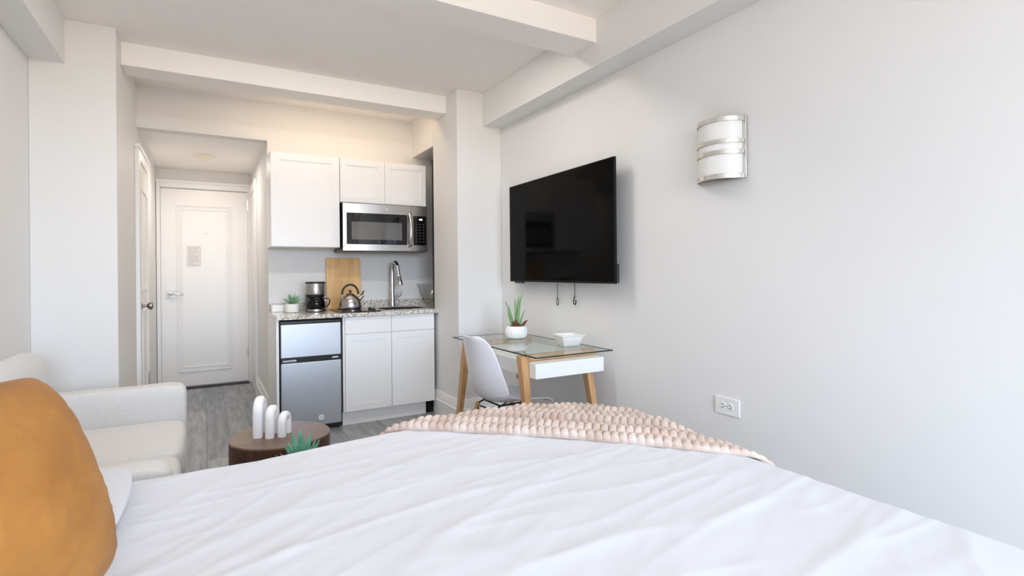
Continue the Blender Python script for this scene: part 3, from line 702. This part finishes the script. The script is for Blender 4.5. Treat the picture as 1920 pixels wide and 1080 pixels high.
# ------------------------------------------------------------------ coffee table, arches, succulent
TX, TY, TR_ = .322, 2.885, .232
t = thing('coffee_table', 'round dark walnut drum table holding three white arches', 'table', (TX, TY, 0))
MB().lathe([(TR_-.004, 0), (TR_, .004), (TR_, .410)], (TX, TY, 0), 72).build('drum', WALNUT, t)
MB().lathe([(TR_+.0008, .4102), (TR_+.0015, .416), (TR_-.002, .420), (0, .420)], (TX, TY, 0), 72).build('table_top', WALNUT_T, t)
def arch(cx, cy, ang, half, hgt, th, lab):
    m = MB(); Ra = Rz(ang); pts = []
    hs = hgt-half-th
    path = [(-half, 0)]+[(-half, hs*k/3) for k in (1, 2, 3)]+[(-half*cos(pi*k/14), hs+half*1.0*sin(pi*k/14)) for k in range(1, 14)]+[(half, hs*k/3) for k in (3, 2, 1)]+[(half, 0)]
    n = 20; vs_ = []
    for i, (a, z) in enumerate(path):
        p0 = path[max(0, i-1)]; p1 = path[min(len(path)-1, i+1)]; tx, tz = p1[0]-p0[0], p1[1]-p0[1]; l_ = sqrt(tx*tx+tz*tz); nx_, nz_ = -tz/l_, tx/l_
        if i in (0, len(path)-1): nz_ = 0; nx_ = -1 if i == 0 else 1
        for k in range(n):
            q = 2*pi*k/n; c_, s_ = cos(q), sin(q)
            e = .75; c_ = math.copysign(abs(c_)**e, c_); s_ = math.copysign(abs(s_)**e, s_)
            vs_.append(Ra @ Vector((a+nx_*c_*th, s_*th*1.05, 0))+Vector((cx, cy, .4202+z+nz_*c_*th)))
    fs = []
    for i in range(len(path)-1):
        for k in range(n): fs.append((i*n+k, i*n+(k+1) % n, (i+1)*n+(k+1) % n, (i+1)*n+k))
    fs += [tuple(reversed(range(n))), tuple((len(path)-1)*n+k for k in range(n))]
    m.add(vs_, fs); tag(m.build('decorative_arch', MATTEW, origin=(cx, cy, .4202)), lab, 'ornament', 'white arches on the drum table')
arch(.232, 2.930, radians(74), .050, .192, .0215, 'tallest of three matte white arch ornaments on the walnut table')
arch(.283, 2.885, radians(68), .042, .150, .0195, 'middle-sized matte white arch ornament, between the tallest and smallest')
arch(.338, 2.868, radians(62), .034, .116, .0185, 'smallest of three matte white arch ornaments, nearest the refrigerator')
# lower nesting table and succulent
NX, NY = .345, 2.37
t = thing('side_table', 'small low dark table behind the bed, under the teal succulent', 'table', (NX, NY, 0))
MB().lathe([(.146, 0), (.15, .004), (.15, .292)], (NX, NY, 0), 48).build('drum', WALNUT, t)
MB().lathe([(.1505, .2925), (.1505, .298), (.147, .300), (0, .300)], (NX, NY, 0), 48).build('table_top', WALNUT_T, t)
t = thing('potted_succulent', 'spiky teal green succulent just showing above the far edge of the bed', 'plant', (NX, NY, .30))
MB().lathe([(.034, 0), (.040, .004), (.046, .085), (.043, .088), (.040, .080), (0, .080)], (NX, NY, .3005), 32).build('pot', CERAM, t)
m = MB(); random.seed(11)
for ring, (n_, el, L_, w_) in enumerate(((14, .22, .095, .0085), (13, .58, .108, .0095), (9, 1.0, .118, .0115), (4, 1.35, .122, .013))):
    for k in range(n_):
        a = 2*pi*k/n_+ring*.5+random.uniform(-.15, .15); l_ = L_*random.uniform(.85, 1.1)
        b_ = Vector((NX+.01*cos(a), NY+.01*sin(a), .390+.012*ring)); tp = b_+Vector((l_*cos(a)*cos(el), l_*sin(a)*cos(el), l_*sin(el)+.012))
        blade(m, b_, tp, w_*random.uniform(.8, 1.1), (0, 0, -.004), n=8, th=.5, taper=.8)
m.build('leaves', SUCC, t)
m = MB()
for k in range(6):
    a = radians(-25+k*9); blade(m, (NX+.02, NY, .395), (NX+.105*cos(a*.6), NY+.06*sin(a)-.02, .425+.012*k), .004, (0, 0, .003), n=6)
m.build('dry_leaf_tip', BROWN, t)

# ------------------------------------------------------------------ sofa
t = thing('sofa', 'beige linen two-seat sofa against the left wall beyond the bed', 'sofa', (-.46, 2.78, 0))
def soft(name, x0, x1, y0, y1, z0, z1, r=.04, amp=.004, mm=SOFA, seed=0, puff=0):
    m = MB(); cx_, cy_, cz_ = (x0+x1)/2, (y0+y1)/2, (z0+z1)/2; hx, hy, hz = (x1-x0)/2, (y1-y0)/2, (z1-z0)/2
    bm = bmesh.new(); bmesh.ops.create_cube(bm, size=2); bmesh.ops.subdivide_edges(bm, edges=bm.edges[:], cuts=11, use_grid_fill=True)
    vs_ = []
    for v in bm.verts:
        p = Vector((v.co.x*hx, v.co.y*hy, v.co.z*hz)); q = Vector((max(-hx+r, min(hx-r, p.x)), max(-hy+r, min(hy-r, p.y)), max(-hz+r, min(hz-r, p.z))))
        d = p-q
        if d.length > 1e-6 and r > 0: p = q+d.normalized()*r
        f = (1-(v.co.x)**2)*(1-(v.co.y)**2); p.z += math.copysign(puff*f, v.co.z) if abs(v.co.z) > .99 else 0
        f2 = (1-v.co.y**2)*(1-v.co.z**2); p.x += math.copysign(puff*f2, v.co.x) if abs(v.co.x) > .99 else 0
        f3 = (1-v.co.x**2)*(1-v.co.z**2); p.y += math.copysign(puff*f3*.5, v.co.y) if abs(v.co.y) > .99 else 0
        p += noise.noise_vector(p*5+Vector((seed, 0, 0)))*amp
        vs_.append(p+Vector((cx_, cy_, cz_)))
    fs = [tuple(v.index for v in f.verts) for f in bm.faces]; bm.free()
    m.add(vs_, fs); return m.build(name, mm, t, subsurf=1, angle=180)
soft('base', -.80, -.115, 1.985, 3.53, .10, .29, .03, .003)
soft('armrest', -.80, -.095, 3.40, 3.545, .10, .625, .035, .003, seed=2)
soft('armrest', -.80, -.095, 1.965, 2.10, .10, .625, .035, .003, seed=4)
soft('backrest', -.815, -.715, 2.095, 3.405, .28, .74, .045, .004, seed=6)
soft('seat_cushion', -.71, -.100, 2.11, 2.745, .292, .455, .045, .003, seed=8, puff=.012)
soft('seat_cushion', -.71, -.100, 2.755, 3.392, .292, .455, .045, .003, seed=9, puff=.012)
soft('back_cushion', -.80, -.665, 2.11, 2.745, .46, .865, .06, .005, seed=12, puff=.015)
soft('back_cushion', -.80, -.665, 2.755, 3.392, .46, .855, .06, .005, seed=13, puff=.015)
for x in (-.76, -.15):
    for y in (2.02, 3.49): MB().lathe([(.018, 0), (.024, .10)], (x, y, 0), 14).build('leg', WALNUT, t)

# ------------------------------------------------------------------ bed
BX0, BX1, BY0, BY1, BZ = -.62, 1.493, .33, 1.935, .64
t = thing('bed', 'queen bed with low upholstered base and white mattress', 'bed', (.42, 1.12, 0))
soft('bed_base', -.60, 1.44, .37, 1.85, .08, .31, .02, 0)
soft('mattress', -.60, 1.44, .37, 1.85, .312, .595, .05, 0, mm=SHEET)
for x in (-.55, 1.37):
    for y in (.42, 1.82): MB().lathe([(.02, 0), (.025, .08)], (x, y, 0), 14).build('leg', BLACK, t)
def edge1(p, lo, hi, r=.06):
    for e, s_ in ((hi, 1), (lo, -1)):
        d = (p-(e-s_*r))*s_
        if d > 0:
            if d < r*pi/2: return e-s_*r+s_*r*sin(d/r), r*(1-cos(d/r)), d
            return e+s_*.002, r+(d-r*pi/2), d
    return p, 0, 0
def drape(x, y, off=0, lo=.30):
    X, dx, ex = edge1(x, BX0-off, BX1+off); Y, dy, ey = edge1(y, BY0-off, BY1+off-.065*max(0, min(1, (.55-x)/.4)))
    cs_ = max(0, 1-sqrt((x-BX1)**2+(y-BY1)**2)/.55)
    z = BZ+off-max(dx, dy)-.5*min(dx, dy)-.062*cs_*cs_
    return X, Y, max(lo, z), dx, dy
def fold_noise(x, y):
    c, s_ = cos(radians(11)), sin(radians(11)); u, v = x*c+y*s_, -x*s_+y*c
    z = 0
    n1 = noise.noise(Vector((u*1.1, v*5.5, 1.3))); z += .010*(1-min(1, abs(n1)*3.2))**2
    n2 = noise.noise(Vector((u*1.9+.4*v, v*11+u*1.2, 5.1))); z += .0055*(1-min(1, abs(n2)*3.6))**2
    c2, s2 = cos(radians(38)), sin(radians(38)); a, b = x*c2+y*s2, -x*s2+y*c2
    n3 = noise.noise(Vector((a*1.6, b*8.5, 9.7))); z += .0065*(1-min(1, abs(n3)*4))**2*max(0, min(1, (.9-x)/.8))
    n4 = noise.noise(Vector((a*4+3, b*16, 2.2))); z += .0022*(1-min(1, abs(n4)*3))
    z += .012*noise.noise(Vector((x*2.0, y*2.4, 0)))
    return z
def duvet_fn(u, v):
    x = BX0-.25+(BX1-BX0+.25+.30)*u; y = BY0-.30+(BY1-BY0+.60)*v
    X, Y, z, dx, dy = drape(x, y, 0, .33)
    f = max(0, 1-max(dx, dy)/.10); fn_ = fold_noise(x, y)
    z += fn_*.30*(.35+.65*f)-.002
    hang = 1-f
    if dy > .02: Y += math.copysign(hang*(.010*sin(x*17+2*sin(x*4))+.012), y-(BY0+BY1)/2)
    if dx > .02: X += math.copysign(hang*(.010*sin(y*19)+.012), x-(BX0+BX1)/2)
    # slight sag of the far edge between folds
    return Vector((X, Y, z))
m = MB(); m.grid(300, 230, duvet_fn)
tag(m.build('duvet', DUVET, origin=(.42, 1.12, .5), angle=180, solid=.006, flip=False), 'creased white duvet spread over the whole bed', 'duvet')

# white pillow
def pillow(name, c, R, hw, hh, th, mm, lab, cat, amp=.004, nseed=0, p_=2.6, crease=0, n=56, rnd=.10):
    m = MB(); vs_ = []; C_ = Vector(c)
    def P(u, v, s_):
        a = abs(u); b = abs(v)
        T = th*max(0, (1-a**p_))**.55*max(0, (1-b**p_))**.55
        k = 1-.055*(1-abs(v)**2)*a**3; k2 = 1-.055*(1-abs(u)**2)*b**3
        cr_ = 1-rnd*(u*v)**2; p = Vector((u*hw*k*cr_, v*hh*k2*cr_, s_*T))
        q = noise.noise_vector(Vector((u*2.2+nseed, v*2.2, s_)))*amp
        p += q*min(1, T/th*3)
        if crease:
            w_ = noise.noise(Vector((u*3+v*2.4+nseed, v*6-u*2, 3*s_))); p.z += s_*crease*(1-min(1, abs(w_)*4))**2*min(1, T/th*2)
        return C_+R @ p
    for s_ in (1, -1): m.grid(n, n, lambda a, b: P(2*a-1, 2*b-1, s_))
    bm = bmesh.new(); me = bpy.data.meshes.new('t'); me.from_pydata(m.v, [], m.f); bm.from_mesh(me); bmesh.ops.remove_doubles(bm, verts=bm.verts[:], dist=.0004)
    bm.verts.ensure_lookup_table(); bm.verts.index_update(); bm.faces.ensure_lookup_table()
    m2 = MB(); m2.add([v.co.copy() for v in bm.verts], [tuple(v.index for v in f.verts) for f in bm.faces]); bm.free(); bpy.data.meshes.remove(me)
    return tag(m2.build(name, mm, origin=c, angle=180, subsurf=1), lab, cat)
pillow('bed_pillow', (-.385, 1.58, .680), Rz(radians(90)), .30, .235, .032, SHEET, 'flat white bed pillow lying behind the orange velvet cushion', 'pillow', nseed=3, p_=2.4, rnd=.16)
# orange cushion
nrm = Vector((.86, -.42, .30)).normalized(); up = Vector((0, 0, 1)); xa = up.cross(nrm).normalized(); ya = nrm.cross(xa).normalized()
RQ = Matrix((xa, ya, nrm)).transposed()
cu = pillow('throw_cushion', (-.322, 1.075, .836), RQ @ Rz(radians(4)), .262, .218, .110, VELVET, 'plump ochre orange velvet cushion in the left foreground on the bed', 'cushion', amp=.004, nseed=7, p_=3.0, crease=.0026, n=80, rnd=.12)

# ------------------------------------------------------------------ chunky throw over the far foot corner
P0 = Vector((.588, 1.925)); P1 = Vector((1.437, 1.075)); LEN = (P1-P0).length; dd = (P1-P0)/LEN; nn_ = Vector((-dd.y, dd.x))
if nn_.x < 0: nn_ = -nn_
S0, S1, T1 = -.30, LEN+.28, .98
NS, NT = 640, 300
def throw_fn(a, b):
    s_ = S0+(S1-S0)*a; t_ = T1*b
    q = s_/LEN
    curve = .042*sin(pi*min(1, max(0, q)))*(1 if q > 0 else 0)
    tt = t_+curve*(1-min(1, t_/.5))
    p = P0+dd*s_+nn_*tt
    X, Y, z, dx, dy = drape(p.x, p.y, .010, .20)
    # soft rolls parallel to the front edge
    ph = t_+.018*noise.noise(Vector((s_*2.2, t_*3, 4)))
    roll = (.5-.5*cos(2*pi*ph/.150))**.8
    w_ = min(1, .25+t_/.04)
    endf = max(.35, min(1, (LEN-.02-s_)/.22))
    z += w_*.022*roll*(.6+.5*noise.noise(Vector((s_*1.7, 0, 7))))*endf+.004
    z += .008*max(0, noise.noise(Vector((s_*2.0, t_*2.4, 12))))*w_*endf
    # bobbles
    cs, ct = .0285, .060
    row = ffloor((ph-.010)/ct+.5); us = s_/cs+.18*noise.noise(Vector((s_*9, row*3.1, 1)))+.35*(row % 2)
    fs_ = abs(sin(pi*us)); ft = abs(cos(pi*(ph-.010)/ct))
    bob = (fs_**.45)*(ft**.35)
    h_ = .0185*bob*endf
    # push outwards
    f = max(0, 1-max(dx, dy)/.12)
    z += h_*(.4+.6*f)
    if dx > 0: X += h_*(1-f)
    if dy > 0: Y += h_*(1-f)
    if b == 0: z -= h_*(.4+.6*f)+.012
    return Vector((X, Y, z))
m = MB(); m.grid(NS, NT, throw_fn)
tag(m.build('throw_blanket', THROW, origin=(1.2, 1.6, .6), angle=180, solid=.004, flip=False), 'chunky blush pink textured throw over the far foot corner of the bed', 'blanket')

print('objects', len(bpy.data.objects))
